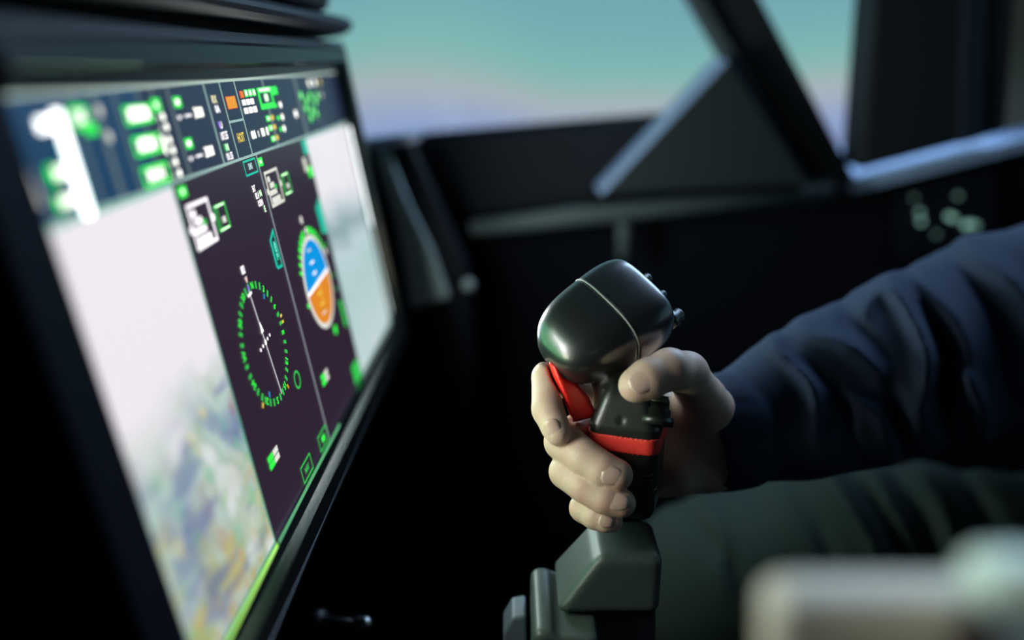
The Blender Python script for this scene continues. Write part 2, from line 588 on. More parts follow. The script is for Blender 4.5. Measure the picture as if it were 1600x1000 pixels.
class Sheet:
    def __init__(s):
        s.bm = bmesh.new()
        s.mats = []

    def mi(s, m):
        if m not in s.mats: s.mats.append(m)
        return s.mats.index(m)

    def poly(s, pts, m, h=0.0003):
        # thin raised print: top face with small skirts
        f = s.bm.faces.new([s.bm.verts.new(Vector(D(u, v, h))) for u, v in pts])
        f.material_index = s.mi(m)
        return f

    def rect(s, u0, v0, u1, v1, m, h=0.0003):
        s.poly([(u0, v0), (u1, v0), (u1, v1), (u0, v1)], m, h)

    def frame(s, u0, v0, u1, v1, b, m, h=0.0003):
        s.rect(u0, v0, u1, v0 + b, m, h)
        s.rect(u0, v1 - b, u1, v1, m, h)
        s.rect(u0, v0 + b, u0 + b, v1 - b, m, h)
        s.rect(u1 - b, v0 + b, u1, v1 - b, m, h)

    def line(s, a, b, wd, m, h=0.0003):
        a, b = np.array(a, float), np.array(b, float)
        d = (b - a) / np.linalg.norm(b - a)
        n = np.array([-d[1], d[0]]) * wd / 2
        s.poly([a + n, b + n, b - n, a - n], m, h)

    def disc(s, c, r, m, h=0.0003, n=24, a0=0, a1=360):
        s.poly([(c[0] + r * math.cos(math.radians(a0 + (a1 - a0) * i / n)), c[1] + r * math.sin(math.radians(a0 + (a1 - a0) * i / n))) for i in range(n)], m, h)

    def ring(s, c, r0, r1, m, h=0.0003, n=48):
        for i in range(n):
            a, b = 2 * math.pi * i / n, 2 * math.pi * (i + 1) / n
            s.poly([(c[0] + r0 * math.cos(a), c[1] + r0 * math.sin(a)), (c[0] + r1 * math.cos(a), c[1] + r1 * math.sin(a)),
                    (c[0] + r1 * math.cos(b), c[1] + r1 * math.sin(b)), (c[0] + r0 * math.cos(b), c[1] + r0 * math.sin(b))], m, h)

    def text(s, string, u, v, size, m, h=0.0003, rot=0.0, wide=1.0):
        """string centred on u, v"""
        cu = bpy.data.curves.new('t', 'FONT')
        cu.body = string
        cu.size = size
        cu.align_x = 'CENTER'
        cu.align_y = 'CENTER'
        cu.resolution_u = 2
        cu.offset = size * 0.035
        ob = bpy.data.objects.new('t', cu)
        COL.objects.link(ob)
        dg = bpy.context.evaluated_depsgraph_get()
        me = ob.evaluated_get(dg).to_mesh()
        vs = []
        c, sn = math.cos(rot), math.sin(rot)
        for q in me.vertices:
            x, y = q.co.x * wide, -q.co.y
            vs.append(s.bm.verts.new(Vector(D(u + x * c - y * sn, v + x * sn + y * c, h))))
        k = s.mi(m)
        for p in me.polygons:
            try:
                f = s.bm.faces.new([vs[i] for i in p.vertices])
                f.material_index = k
            except ValueError:
                pass
        ob.evaluated_get(dg).to_mesh_clear()
        bpy.data.objects.remove(ob)
        bpy.data.curves.remove(cu)

    def done(s, name, parent):
        me = bpy.data.meshes.new(name)
        bmesh.ops.recalc_face_normals(s.bm, faces=s.bm.faces[:])
        nd = Vector([float(x) for x in Nd])
        for f in s.bm.faces:
            if f.normal.dot(nd) < 0: f.normal_flip()
        s.bm.to_mesh(me)
        s.bm.free()
        return link(name, me, s.mats, parent, False)


G_purple = glow('page_purple', (50, 34, 52), 0.9)
G_band = glow('band_blue', (36, 46, 70), 0.9)
G_bandl = glow('band_blue_left', (22, 62, 98), 0.9)
G_line = glow('line_grey', (158, 190, 184), 1.0)
G_dim = glow('line_dim', (95, 112, 116), 1.0)
G_mid = glow('line_mid', (136, 144, 152), 1.0)
G_white = glow('symbol_white', (240, 236, 240), 1.7)
G_white2 = glow('symbol_white_bright', (236, 236, 226), 2.6)
G_bar = glow('bar_white_hot', (232, 236, 236), 4.0)
G_cyanedge = glow('bar_cyan', (0, 200, 205), 1.2)
G_green = glow('symbol_green', (50, 205, 80), 1.0)
G_green2 = glow('symbol_green_bright', (40, 215, 62), 1.8)
G_greenw = glow('symbol_green_white', (190, 240, 185), 2.2)
G_teal = glow('symbol_teal', (28, 205, 172), 0.95)
G_teald = glow('symbol_teal_dark', (10, 120, 105), 0.9)
G_orange = glow('symbol_orange', (238, 160, 30), 1.0)
G_red = glow('symbol_orange_red', (226, 92, 40), 1.0)
G_yellow = glow('symbol_yellow', (245, 214, 80), 1.0)
G_violet = glow('symbol_violet', (140, 90, 235), 1.2)
G_blue = glow('attitude_sky', (0, 150, 228), 1.0)
G_ground = glow('attitude_ground', (228, 138, 36), 1.0)
G_rim = glow('attitude_rim', (225, 226, 216), 1.1)
G_skyblue = glow('symbol_blue', (40, 150, 205), 1.0)


def map_material(name, left):
    """moving-map picture shown on a page of the screen"""
    m = bpy.data.materials.new(name)
    m.use_nodes = True
    nt = m.node_tree
    L = nt.links.new
    b = nt.nodes['Principled BSDF']
    b.inputs['Base Color'].default_value = (0.004, 0.004, 0.005, 1)
    b.inputs['Roughness'].default_value = 0.4
    b.inputs['Specular IOR Level'].default_value = 0.2
    tc = nt.nodes.new('ShaderNodeTexCoord')
    sp = nt.nodes.new('ShaderNodeSeparateXYZ')
    L(tc.outputs['Generated'], sp.inputs[0])     # Y runs along the screen, Z down to up

    def noise(scale, detail=3, vec=None):
        n = nt.nodes.new('ShaderNodeTexNoise')
        n.inputs['Scale'].default_value = scale
        n.inputs['Detail'].default_value = detail
        L(vec or tc.outputs['Object'], n.inputs['Vector'])
        return n

    def ramp(src, stops, const=False):
        r = nt.nodes.new('ShaderNodeValToRGB')
        e = r.color_ramp.elements
        e[0].position, e[0].color = stops[0][0], lin(stops[0][1]) + (1,)
        e[1].position, e[1].color = stops[-1][0], lin(stops[-1][1]) + (1,)
        for p, c in stops[1:-1]:
            e.new(p).color = lin(c) + (1,)
        L(src, r.inputs[0])
        return r

    def mix(f, a, c):
        x = nt.nodes.new('ShaderNodeMix')
        x.data_type = 'RGBA'
        if isinstance(f, float): x.inputs[0].default_value = f
        else: L(f, x.inputs[0])
        L(a, x.inputs[6])
        L(c, x.inputs[7])
        return x.outputs[2]

    if left:
        n1 = noise(30, 5)
        land = ramp(n1.outputs['Fac'], [(0.28, (104, 122, 160)), (0.40, (160, 178, 186)), (0.48, (186, 208, 200)), (0.55, (164, 190, 178)), (0.62, (216, 222, 222)), (0.74, (228, 226, 234))])
        n2 = noise(20, 5)
        ochre = ramp(n2.outputs['Fac'], [(0.32, (120, 142, 128)), (0.44, (186, 182, 124)), (0.52, (188, 162, 96)), (0.6, (166, 186, 156)), (0.72, (196, 206, 190))])
        low = ramp(sp.outputs['Z'], [(0.12, (255, 255, 255)), (0.36, (0, 0, 0))])
        n3 = noise(70, 2)
        lowm = nt.nodes.new('ShaderNodeMath')
        lowm.operation = 'MULTIPLY'
        L(low.outputs[0], lowm.inputs[0])
        r3 = ramp(n3.outputs['Fac'], [(0.35, (40, 40, 40)), (0.55, (255, 255, 255))])
        L(r3.outputs[0], lowm.inputs[1])
        c = mix(lowm.outputs[0], land.outputs[0], ochre.outputs[0])
        # town blocks, rivers and coloured marks
        mp = nt.nodes.new('ShaderNodeMapping')
        mp.inputs['Rotation'].default_value = (0.65, 0, 0)
        mp.inputs['Scale'].default_value = (1, 1, 3.2)
        L(tc.outputs['Object'], mp.inputs['Vector'])
        nb = noise(24, 2, mp.outputs[0])
        riv = ramp(nb.outputs['Fac'], [(0.57, (0, 0, 0)), (0.66, (205, 205, 205))])
        blue = nt.nodes.new('ShaderNodeRGB')
        blue.outputs[0].default_value = lin((100, 112, 158)) + (1,)
        c = mix(riv.outputs[0], c, blue.outputs[0])
        vo = nt.nodes.new('ShaderNodeTexVoronoi')
        vo.inputs['Scale'].default_value = 130
        L(tc.outputs['Object'], vo.inputs['Vector'])
        hue = nt.nodes.new('ShaderNodeSeparateColor')
        L(vo.outputs['Color'], hue.inputs[0])
        marks = ramp(hue.outputs[0], [(0.0, (180, 60, 90)), (0.34, (60, 190, 90)), (0.6, (120, 190, 190)), (0.78, (238, 214, 70)), (1.0, (120, 90, 150))])
        dots = ramp(hue.outputs[1], [(0.74, (0, 0, 0)), (0.76, (150, 150, 150))])
        c = mix(dots.outputs[0], c, marks.outputs[0])
        # hazy white upper half: the page's overexposure put into its colour
        a = nt.nodes.new('ShaderNodeMath')
        a.operation = 'MULTIPLY_ADD'
        nh = noise(16, 4)
        L(nh.outputs['Fac'], a.inputs[0])
        a.inputs[1].default_value = 0.26
        L(sp.outputs['Z'], a.inputs[2])
        top = ramp(a.outputs[0], [(0.58, (0, 0, 0)), (0.74, (255, 255, 255))])
        wh = nt.nodes.new('ShaderNodeRGB')
        wh.outputs[0].default_value = lin((240, 234, 240)) + (1,)
        c = mix(top.outputs[0], c, wh.outputs[0])
        # a few pale streaks in the white
        st = noise(9, 2, mp.outputs[0])
        sr = ramp(st.outputs['Fac'], [(0.66, (0, 0, 0)), (0.74, (90, 90, 90))])
        pale = nt.nodes.new('ShaderNodeRGB')
        pale.outputs[0].default_value = lin((150, 185, 215)) + (1,)
        c = mix(sr.outputs[0], c, pale.outputs[0])
        b.inputs['Emission Strength'].default_value = 1.0
    else:
        n1 = noise(26, 4)
        a = nt.nodes.new('ShaderNodeMath')
        a.operation = 'MULTIPLY_ADD'
        L(n1.outputs['Fac'], a.inputs[0])
        a.inputs[1].default_value = 0.22
        L(sp.outputs['Z'], a.inputs[2])
        r = ramp(a.outputs[0], [(0.10, (196, 214, 214)), (0.45, (176, 204, 204)), (0.60, (188, 210, 214)), (0.70, (140, 166, 170)), (0.78, (196, 210, 216)), (0.86, (238, 234, 240))])
        n2 = noise(60, 2)
        r2 = ramp(n2.outputs['Fac'], [(0.45, (0, 0, 0)), (0.7, (120, 120, 120))])
        d = nt.nodes.new('ShaderNodeRGB')
        d.outputs[0].default_value = lin((214, 214, 226)) + (1,)
        c = mix(r2.outputs[0], r.outputs[0], d.outputs[0])
        b.inputs['Emission Strength'].default_value = 1.0
    L(c, b.inputs['Emission Color'])
    return m


# screen glass with its dark page grounds
HV = 41.0
s = Sheet()
s.rect(0, 0, 90, HV, G_bandl, 0)
s.rect(90, 0, 460, HV, G_band, 0)
s.rect(0, HV, 460, 217.2, G_purple, 0)
s.done('screen_panel', disp)

s = Sheet()
s.rect(0, HV + 1.5, 97.5, 217, map_material('map_left', True), 0.0002)
s.frame(-0.3, HV + 0.8, 98.3, 217.2, 0.8, glow('page_rim', (90, 205, 165), 1.0), 0.0003)
mp1 = s.done('map_page', disp)
mp1['label'] = 'white map page at the near end, colourful below'
s = Sheet()
s.rect(325, HV + 1.5, 459, 216, map_material('map_right', False), 0.0002)
s.frame(324, HV + 0.8, 459.6, 217, 0.9, glow('page_rim_dim', (120, 190, 180), 0.8), 0.0003)
mp2 = s.done('map_page', disp)
mp2['label'] = 'pale hazy map page at the far end'

# dividing lines
s = Sheet()
s.rect(0, HV - 0.7, 460, HV + 0.7, G_line)
s.rect(0, -0.4, 460, 1.3, glow('top_line', (170, 190, 180), 1.15))
for u, wd, g in ((164.6, 1.5, G_line), (187.0, 1.3, G_line), (210.0, 1.5, G_line), (120.2, 2.4, G_dim), (70.0, 2.0, G_dim),
                 (90, 2.0, G_dim), (104, 2.0, G_dim), (54.0, 3.6, G_dim), (260.0, 5, G_dim), (332.0, 7, G_dim), (38.0, 2.0, G_dim)):
    s.rect(u - wd / 2, 1.3, u + wd / 2, HV - 0.7, g, 0.00025)
s.rect(187, 20.9, 210, 22.1, G_line)
s.rect(214.2, HV + 0.7, 216.4, 217, G_mid)
s.done('divider_lines', disp)

# hot white bar with its flag near the left end
s = Sheet()
s.rect(22.8, 6.0, 30.0, HV + 1.5, G_bar, 0.0004)
s.rect(22.0, 16.0, 31.2, HV, G_cyanedge, 0.0003)
s.rect(13.0, 8.0, 24, 12.5, G_bar, 0.0004)
s.rect(14.0, 24.0, 24, 28.0, G_white2, 0.0005)
s.rect(12.0, 33.5, 24, 37.0, G_white2, 0.0005)
s.rect(10.0, 23.0, 14, 29.0, G_green2, 0.0004)
s.rect(9.0, 32.5, 12, 38.0, G_green2, 0.0004)
s.line((-0.5, 22.0), (1.5, 35.0), 1.8, G_rim, 0.0004)
s.done('scale_bar', disp)

# green boxed entries of the status band
s = Sheet()
s.frame(34.5, 5.5, 46.5, 13.5, 1.6, G_green2)
s.text('OK', 40.5, 9.5, 6, G_white2)
s.rect(42, 12.5, 50, 16, G_green2)
s.disc((55.6, 8.0), 2.1, G_rim)
s.disc((57.0, 17.6), 2.1, G_rim)
for v0, v1 in ((7.5, 15), (19.5, 27.5), (31.5, 40)):
    s.frame(74.0, v0, 99.0, v1, 1.5, G_green2)
    s.text('TEST' if v0 < 10 else 'STBY' if v0 < 30 else 'MAN', 86.5, (v0 + v1) / 2, 7.0, G_white2, 0.0004)
s.rect(77, 9.2, 96, 13.4, G_white2, 0.00045)
s.rect(78, 21.8, 94, 25.4, G_white2, 0.00045)
for i, v in enumerate((13.5, 18.0, 23.5, 28.0, 33.0, 38.0)):
    s.disc((108.5 + (i % 2) * 0.8, v), 1.7, G_white2)
    s.disc((103.0, v + 0.5), 1.0, G_rim)
s.rect(100.4, 21, 103.2, 28.5, G_white2)
s.frame(101, 5.8, 109.5, 11.2, 1.4, G_green2)
s.rect(103.2, 7.4, 107.5, 9.6, G_greenw)
for v in (8.0, 26.5):
    s.frame(124, v - 2, 132, v + 2.8, 1.3, G_green2)
    s.rect(126, v - 0.7, 130, v + 1.4, G_white2)
    s.text('-', 125.5, v + 7.0, 6, G_white)
    s.rect(123.5, v + 6.4, 128, v + 7.2, G_white)
    s.rect(132, v + 6.3, 140, v + 7.3, G_white)
    s.text('3000', 149.5, v + 6.4, 6.6, G_white2, wide=0.85)
s.done('status_entries', disp)

# radio column, warning tiles and readouts in the sharp part of the band
s = Sheet()
s.text('RX', 174, 9.4, 5.2, glow('pale_yellow', (250, 240, 190), 1.1))
s.text('0A', 175, 14.2, 5.2, G_white)
s.text('V', 172, 22.2, 5.4, G_violet)
s.text('U', 174.2, 22.2, 4.6, G_white)
s.text('107.55', 174.6, 27.6, 5.4, G_white, wide=0.72)
s.text('R', 171.5, 33.4, 5.0, G_green)
s.text('N', 174.5, 33.4, 5.0, G_greenw)
s.text('101.55', 174.6, 38.0, 5.0, G_white, wide=0.72)
s.done('radio_readouts', disp)
s = Sheet()
s.rect(190.3, 8.6, 205.6, 15.2, G_red)
s.rect(191.0, 9.0, 205.0, 14.8, G_orange, 0.0004)
for k in range(3):
    s.line((193 + 4 * k, 14.0), (196 + 4 * k, 9.8), 0.4, G_red, 0.0005)
s.text('HOIT', 198.4, 30.6, 6.6, G_yellow, wide=0.7)
s.done('warning_tiles', disp)
s = Sheet()
s.rect(214, 6.6, 221, 10.4, G_red)
s.text('R', 217.5, 8.6, 4, G_orange, 0.0004)
for k in range(3):
    s.rect(223.5 + 7 * k, 6.7, 227.5 + 7 * k, 9.6, G_greenw)
    s.rect(222.8 + 7 * k, 6.1, 228.2 + 7 * k, 10.2, G_green2, 0.00025)
    s.rect(215 + 7.3 * k, 11.4, 220.5 + 7.3 * k, 14.4, G_white2)
    s.rect(215 + 8.0 * k, 15.8, 221 + 8.0 * k, 19.0, G_white2)
s.text('0M', 220, 31, 6.0, G_white2)
s.rect(228.3, 29.2, 229.6, 32.8, G_white)
s.text('10', 237, 31, 6.4, G_white2)
s.text('8', 246, 31, 6.4, G_white2)
s.frame(246, 6, 274, 18.4, 3.0, G_green2)
s.rect(257, 10, 263.5, 14, G_greenw)
s.rect(249, 6.5, 271, 8.2, G_greenw, 0.0004)
s.rect(274, 6.2, 286, 11, G_green2)
for v in (24.0, 29.6, 36.0):
    s.rect(250, v - 1.7, 257, v + 1.7, G_green2)
    s.rect(252, v - 1.0, 256, v + 1.0, G_greenw, 0.0004)
    s.rect(259, v - 1.4, 265, v + 1.4, G_yellow)
for v in (17.5, 25.0, 32.0):
    s.rect(272, v - 1.2, 277, v + 1.2, G_green2)
    s.disc((286 - (v - 17) * 0.3, v), 2.0, G_white2)
s.done('engine_readouts', disp)
s = Sheet()
for k in range(3):
    s.disc((370 + 16 * k, 6.5), 2.6, G_white2 if k < 2 else G_yellow)
s.disc((316, 25.0), 2.6, G_white2)
for a, b in ((340, 14), (352, 18), (364, 15), (345, 23), (360, 25), (375, 20), (384, 16), (370, 28), (352, 30)):
    s.disc((a, b), 3.0, G_green2, n=12)
    s.disc((a, b), 1.2, G_greenw, 0.0004, n=10)
s.disc((398, 16), 2.2, G_rim)
s.disc((376, 33), 2.2, G_dim)
s.done('aircraft_diagram', disp)


def status_boxes(u, bright):
    """white outlined speed box with its blobs, and the green box beside it"""
    s = Sheet()
    W_ = G_white if bright else glow('box_white', (214, 216, 204), 1.2)
    s.frame(u, 52.0, u + 25.6, 72.8, 1.7, W_)
    s.text('SB', u + 6, 57, 4.6, W_)
    s.rect(u + 3, 55.5, u + 8.0, 58.0, W_)
    s.rect(u + 5, 59.0, u + 13.5, 62.2, W_)
    s.rect(u + 13.0, 60.8, u + 17.5, 63.8, G_green)
    s.rect(u + 2, 63.2, u + 16.0, 66.2, W_)
    s.rect(u + 3, 67.4, u + 19.5, 71.0, W_)
    s.disc((u - 0.8, 63.2), 1.9, W_)
    s.disc((u + 26.6, 62.0), 1.9, W_)
    s.done('speed_box', disp)
    s = Sheet()
    g = u + 29.5
    s.frame(g, 57.3, g + 16.0, 70.2, 1.4, G_green)
    s.rect(g + 2, 57.6, g + 14, 58.6, G_greenw, 0.0004)
    s.rect(g + 2, 69.0, g + 14, 70.0, G_greenw, 0.0004)
    for k in range(4):
        s.text('BCDE'[k], g + 4, 60.4 + 2.5 * k, 2.8, G_green)
    s.text('80', g + 9.5, 65.4, 3.6, G_white)
    s.rect(g + 7.2, 63.8, g + 11.8, 66.8, G_rim, 0.00045)
    s.done('fuel_box', disp)


status_boxes(105.6, True)
status_boxes(220.4, False)
for u in (107.0, 220.0):
    s = Sheet()
    s.rect(u - 4.5, 43.6, u + 3.8, 48.4, G_green2)
    s.rect(u - 2.2, 45.0, u + 1.4, 46.9, G_greenw, 0.0004)
    s.done('page_label', disp)
s = Sheet()
for u0 in (191.0,):
    s.frame(u0, 42.4, u0 + 21, 50.8, 1.1, G_teal)
    s.text('SMS', u0 + 10.4, 46.4, 4.6, glow('tile_text', (190, 228, 228), 1.0), wide=0.85)
s.done('page_label', disp)
s = Sheet()
s.rect(313, 42.6, 324, 52.0, G_teal)
s.done('page_label', disp)
s = Sheet()
s.rect(305, 53.5, 313, 63.0, glow('far_white', (205, 206, 190), 1.2))
s.rect(313, 60.5, 322, 67.5, G_green2)

s.done('page_label', disp)
s = Sheet()
s.text('36T', 197.5, 58.2, 4.8, G_white, wide=0.7)
s.text('82.4', 200.0, 62.4, 4.8, G_white, wide=0.7)
s.text('N', 206.0, 62.0, 4.8, G_greenw, 0.0004)
s.text('0.82N', 202.5, 66.8, 4.8, G_white, wide=0.7)
s.text('E', 207, 71.0, 4.8, G_greenw)
s.done('page_label', disp)
s = Sheet()
o_ = [(201.0, 88.0), (211.5, 82.6), (212.2, 105.6), (203.0, 105.2), (201.0, 103.0)]
i_ = [(203.4, 88.6), (210.0, 85.4), (210.6, 104.0), (204.4, 103.8), (203.4, 102.6)]
for k in range(5):
    s.poly([o_[k], o_[(k + 1) % 5], i_[(k + 1) % 5], i_[k]], G_teal)
s.poly(i_, G_teald, 0.0002)
s.text('MENU', 207.2, 95, 5.0, glow('tab_text', (120, 240, 220), 1.0), 0.0004, rot=math.pi / 2, wide=0.9)
s.rect(205, 87.5, 209.4, 89.8, G_purple, 0.00045)
s.rect(205.4, 100.4, 209.8, 103, G_purple, 0.00045)
s.done('menu_tab', disp)
s = Sheet()
s.poly([(309.0, 88), (323, 82), (323, 108), (311, 106)], G_teal)
s.done('menu_tab', disp)
# four-square store symbols and bottom soft keys
s = Sheet()
for u, W_ in ((116.4, G_rim), (229.5, G_rim)):
    s = Sheet()
    for a in range(2):
        s.rect(u + 8.4 * a, 181.2, u + 8.4 * a + 7.6, 184.3, W_ if a == 1 else G_green2)
        s.rect(u + 8.4 * a, 185.0, u + 8.4 * a + 7.6, 188.1, W_ if a == 1 else G_green2)
    s.done('store_symbol', disp)
s = Sheet()
s.rect(302, 202, 322, 216, G_green)
s.done('corner_key', disp)
s = Sheet()
for u in (155.2, 194.6):
    s.frame(u, 206.8, u + 20.4, 216.8, 1.0, G_green)
    s.text('NAV', u + 10.2, 212.0, 5.0, G_green, wide=0.8)
s.rect(202, 210, 208, 213.6, G_green2, 0.0004)
s.done('soft_keys', disp)

# compass rose
s = Sheet()
cc, rr = (153.6, 133.1), 31.3
for k in range(36):
    a = math.radians(10 * k + 7)
    c, sn = math.cos(a), math.sin(a)
    if k % 3 == 0:
        s.text(['E', '12', '15', 'S', '21', '24', 'W', '30', '33', 'N', '3', '6'][k // 3], cc[0] + (rr - 0.6) * c, cc[1] + (rr - 0.6) * sn, 5.0, G_green2, rot=a + math.pi / 2)
    else:
        s.line((cc[0] + (rr - 2.4) * c, cc[1] + (rr - 2.4) * sn), (cc[0] + (rr + 1.6) * c, cc[1] + (rr + 1.6) * sn), 2.0, G_green)
for a, g in ((62, G_orange), (135, G_yellow), (-8, G_yellow), (-2, G_yellow)):
    c, sn = math.cos(math.radians(a)), math.sin(math.radians(a))
    s.line((cc[0] + (rr + 2) * c, cc[1] + (rr + 2) * sn), (cc[0] + (rr + 5) * c, cc[1] + (rr + 5) * sn), 1.6, g)
for a in (118, -52):
    c, sn = math.cos(math.radians(a)), math.sin(math.radians(a))
    s.line((cc[0] + (rr - 6) * c, cc[1] + (rr - 6) * sn), (cc[0] + (rr - 3) * c, cc[1] + (rr - 3) * sn), 1.8, G_skyblue)
s.ring((187.0, 166.5), 4.1, 5.4, G_green, n=32)
s.done('compass_rose', disp)
s = Sheet()
s.line((151.2, 103.5), (158.2, 163.5), 1.3, glow('needle_grey', (205, 205, 212), 1.0))
s.poly([(152.6, 103.0), (149.6, 103.6), (151.0, 100.0)], G_violet, 0.0004)
s.line((147.8, 105.8), (154.2, 105.2), 1.4, G_white, 0.0004)
s.poly([(152.2, 127.5), (156.4, 127.0), (154.0, 121.0)], G_white, 0.0004)
for k in (-2, -1, 1, 2):
    s.disc((154.6 + 4.4 * k, 132.8 - 0.6 * k), 1.0, G_white, n=10)
s.disc((154.6, 132.8), 1.5, G_white, 0.0004, n=12)
s.rect(148.6, 90.6, 153.4, 94.6, G_white)
s.text('25', 151, 92.6, 3.4, G_mid, 0.0005)
s.poly([(150.0, 96.6), (153.6, 96.2), (152.8, 99.6), (151.4, 99.6)], glow('lubber_pink', (240, 215, 205), 1.0))
s.done('heading_needle', disp)

# attitude ball
s = Sheet()
ac, ar = (273.2, 130.8), 31.0
s.disc(ac, ar, G_rim, 0.0003, n=56)
nr = ar - 3.2
hor = math.radians(-4)
s.poly([(ac[0] + nr * math.cos(math.pi + hor + math.pi * i / 28), ac[1] + nr * math.sin(math.pi + hor + math.pi * i / 28)) for i in range(29)], G_blue, 0.0004)
s.poly([(ac[0] + nr * math.cos(hor + math.pi * i / 28), ac[1] + nr * math.sin(hor + math.pi * i / 28)) for i in range(29)], G_ground, 0.0004)
s.line((ac[0] - nr, ac[1] - 0 - nr * math.sin(hor)), (ac[0] + nr, ac[1] + nr * math.sin(hor)), 2.2, G_white, 0.0005)
for dv, L_, g in ((-7, 8, G_white), (-14, 8, G_white), (-22, 7, G_rim), (7, 9, G_yellow), (14, 10, G_yellow), (20, 9, G_rim)):
    s.line((ac[0] - 4 - L_ / 2, ac[1] + dv), (ac[0] - 4 + L_ / 2, ac[1] + dv), 1.4, g, 0.0005)
s.line((ac[0], ac[1] - 3), (ac[0], ac[1] + 16), 1.2, G_yellow, 0.00055)
s.done('attitude_ball', disp)
s = Sheet()
for k in range(-7, 8):
    if k == 0: continue
    a = math.radians(-90 + 9.0 * k - 4)
    s.line((ac[0] + (ar + 0.8) * math.cos(a), ac[1] + (ar + 0.8) * math.sin(a)), (ac[0] + (ar + 5.2) * math.cos(a), ac[1] + (ar + 5.2) * math.sin(a)), 3.6 if abs(k) < 5 else 2.4, G_green2, 0.0003)
s.disc((ac[0], ac[1] - ar - 3.2), 2.3, G_rim, 0.0005)
s.disc((ac[0] - 4, ac[1] - ar - 11), 2.6, G_rim, 0.0004)
for v in (142, 152, 162, 120, 110):
    s.disc((ac[0] + ar + 7, v - 6), 1.6, G_green, n=10)
s.disc((ac[0] + ar + 4, 118), 2.4, G_rim, n=12)
s.disc((ac[0] - ar - 2, 138), 1.8, G_green2, n=12)
s.done('bank_scale', disp)
s = Sheet()
s.disc((ac[0] + 12, 168), 3.4, G_green2, n=12)
s.done('bank_scale', disp)
s = Sheet()
s.rect(311, 159, 318, 172, G_green)
s.disc((314.5, 159), 3.5, G_green, n=14)
s.disc((314.5, 172), 3.5, G_green, n=14)
s.done('lift_gauge', disp)

# bezel: four mitred rails round the lit area, each with its own profile
def rail(name, a, b, out, mats):
    """a, b: corners (u, v) of the lit edge; out: outward direction in u, v"""
    prof = [(0.0, -0.004), (0.0, 0.0032), (5.0, 0.0042), (6.8, 0.0092), (15.5, 0.0098), (16.3, 0.0084), (17.2, 0.0094), (23.0, 0.0068), (25.0, -0.004), (25.0, -0.03), (0.0, -0.03)]
    if a[0] == b[0] == 0:
        prof = [(d, min(h, 0.0006)) for d, h in prof]
    bm = bmesh.new()
    R_ = []
    for p in (a, b):
        sgu = -1 if p[0] < 200 else 1
        sgv = -1 if p[1] < 100 else 1
        R_.append([bm.verts.new(Vector(D(p[0] + sgu * d, p[1] + sgv * d, h))) for d, h in prof])
    n = len(prof)
    for i in range(n):
        f_ = bm.faces.new([R_[0][i], R_[0][(i + 1) % n], R_[1][(i + 1) % n], R_[1][i]])
        f_.material_index = 1 if i in (0, 2) else 0
    bm.faces.new(R_[0])
    bm.faces.new(R_[1][::-1])
    o = bm_obj(name, bm, mats, disp)
    return o


for a, b in (((0, 0), (460, 0)), ((460, 0), (460, 217.2)), ((460, 217.2), (0, 217.2)), ((0, 217.2), (0, 0))):
    rail('bezel_rail', a, b, None, [M_wall, M_wall] if a[0] == b[0] == 0 else [M_bezel, M_bevel])
prism('rear_case', [D(-20, -20, -0.004), D(480, -20, -0.004), D(480, 237, -0.004), D(-20, 237, -0.004)], Vector([float(v) for v in -Nd * 0.045]), M_black, disp)

# panel the display is mounted on, down to the floor
pan = prism('instrument_panel', [(DO[0] - 0.12, 0.10, 0.0), (DO[0] - 0.12, 0.86, 0.0), (DO[0] - 0.12, 0.86, 1.12), (DO[0] - 0.12, 0.10, 1.12)], (-0.2, 0, 0), M_panel, bevel=0.01)
tag(pan, 'black instrument panel standing behind the wide display', 'panel')

# hood over the display
hood = empty('glareshield', D(240, -30, -0.05))
tag(hood, 'black hood jutting out above the top edge of the display', 'hood')


def hood_shell(name, prof, u0, u1, m, bevel=0.004):
    return prism(name, [D(u0, v, h) for v, h in prof], Vector([0, (u1 - u0) * DSC / 905.5, 0]), m, hood, bevel)


hood_shell('lip', [(-28, -0.03), (-28, 0.010), (-34, 0.020), (-42, 0.014), (-44, -0.03)], -40, 488, M_hood)
hood_shell('visor', [(-46, -0.04), (-47, 0.006), (-62, 0.012), (-70, -0.04)], -60, 462, M_hood)
hood_shell('crown', [(-70, -0.06), (-66, 0.016), (-74, 0.026), (-120, 0.004), (-130, -0.06)], -90, 440, M_hood, 0.006)

# fin-shaped cover between display and side wall, its shelf and a bright screw
fin = empty('side_cover', onY(660, 480, 0.8))
tag(fin, 'dark side cover with pale tapering fin just beyond the display', 'cover')
pyprism('fin', [(588, 238), (606, 234), (640, 320), (676, 392), (702, 466), (642, 482), (622, 360)], 0.83, 0.01, mat('fin_paint', (0.50, 0.60, 0.58), 0.55), fin, bevel=0.003)
pyprism('cover_plate', [(560, 240), (640, 226), (730, 420), (742, 560), (700, 900), (560, 900)], 0.845, 0.03, M_panel, fin, bevel=0.003)
pyprism('shelf', [(560, 218), (660, 206), (650, 224), (560, 238)], 0.83, 0.05, mat('shelf_paint', (0.55, 0.60, 0.80), 0.5), fin, bevel=0.002)
bm = bmesh.new()
bmesh.ops.create_uvsphere(bm, u_segments=16, v_segments=10, radius=0.0062, matrix=Matrix.Translation(Vector(onY(732, 445, 0.836))))
bm_obj('screw_head', bm, mat('pale_screw', (0.30, 0.36, 0.36), 0.35), fin, smooth=True)

# ------------------------------------------------------------------ control stick
def unit(v):
    v = np.asarray(v, float)
    return v / np.linalg.norm(v)


def camvec(x, y, z):
    return unit(RT * x - UP * y + FW * z)


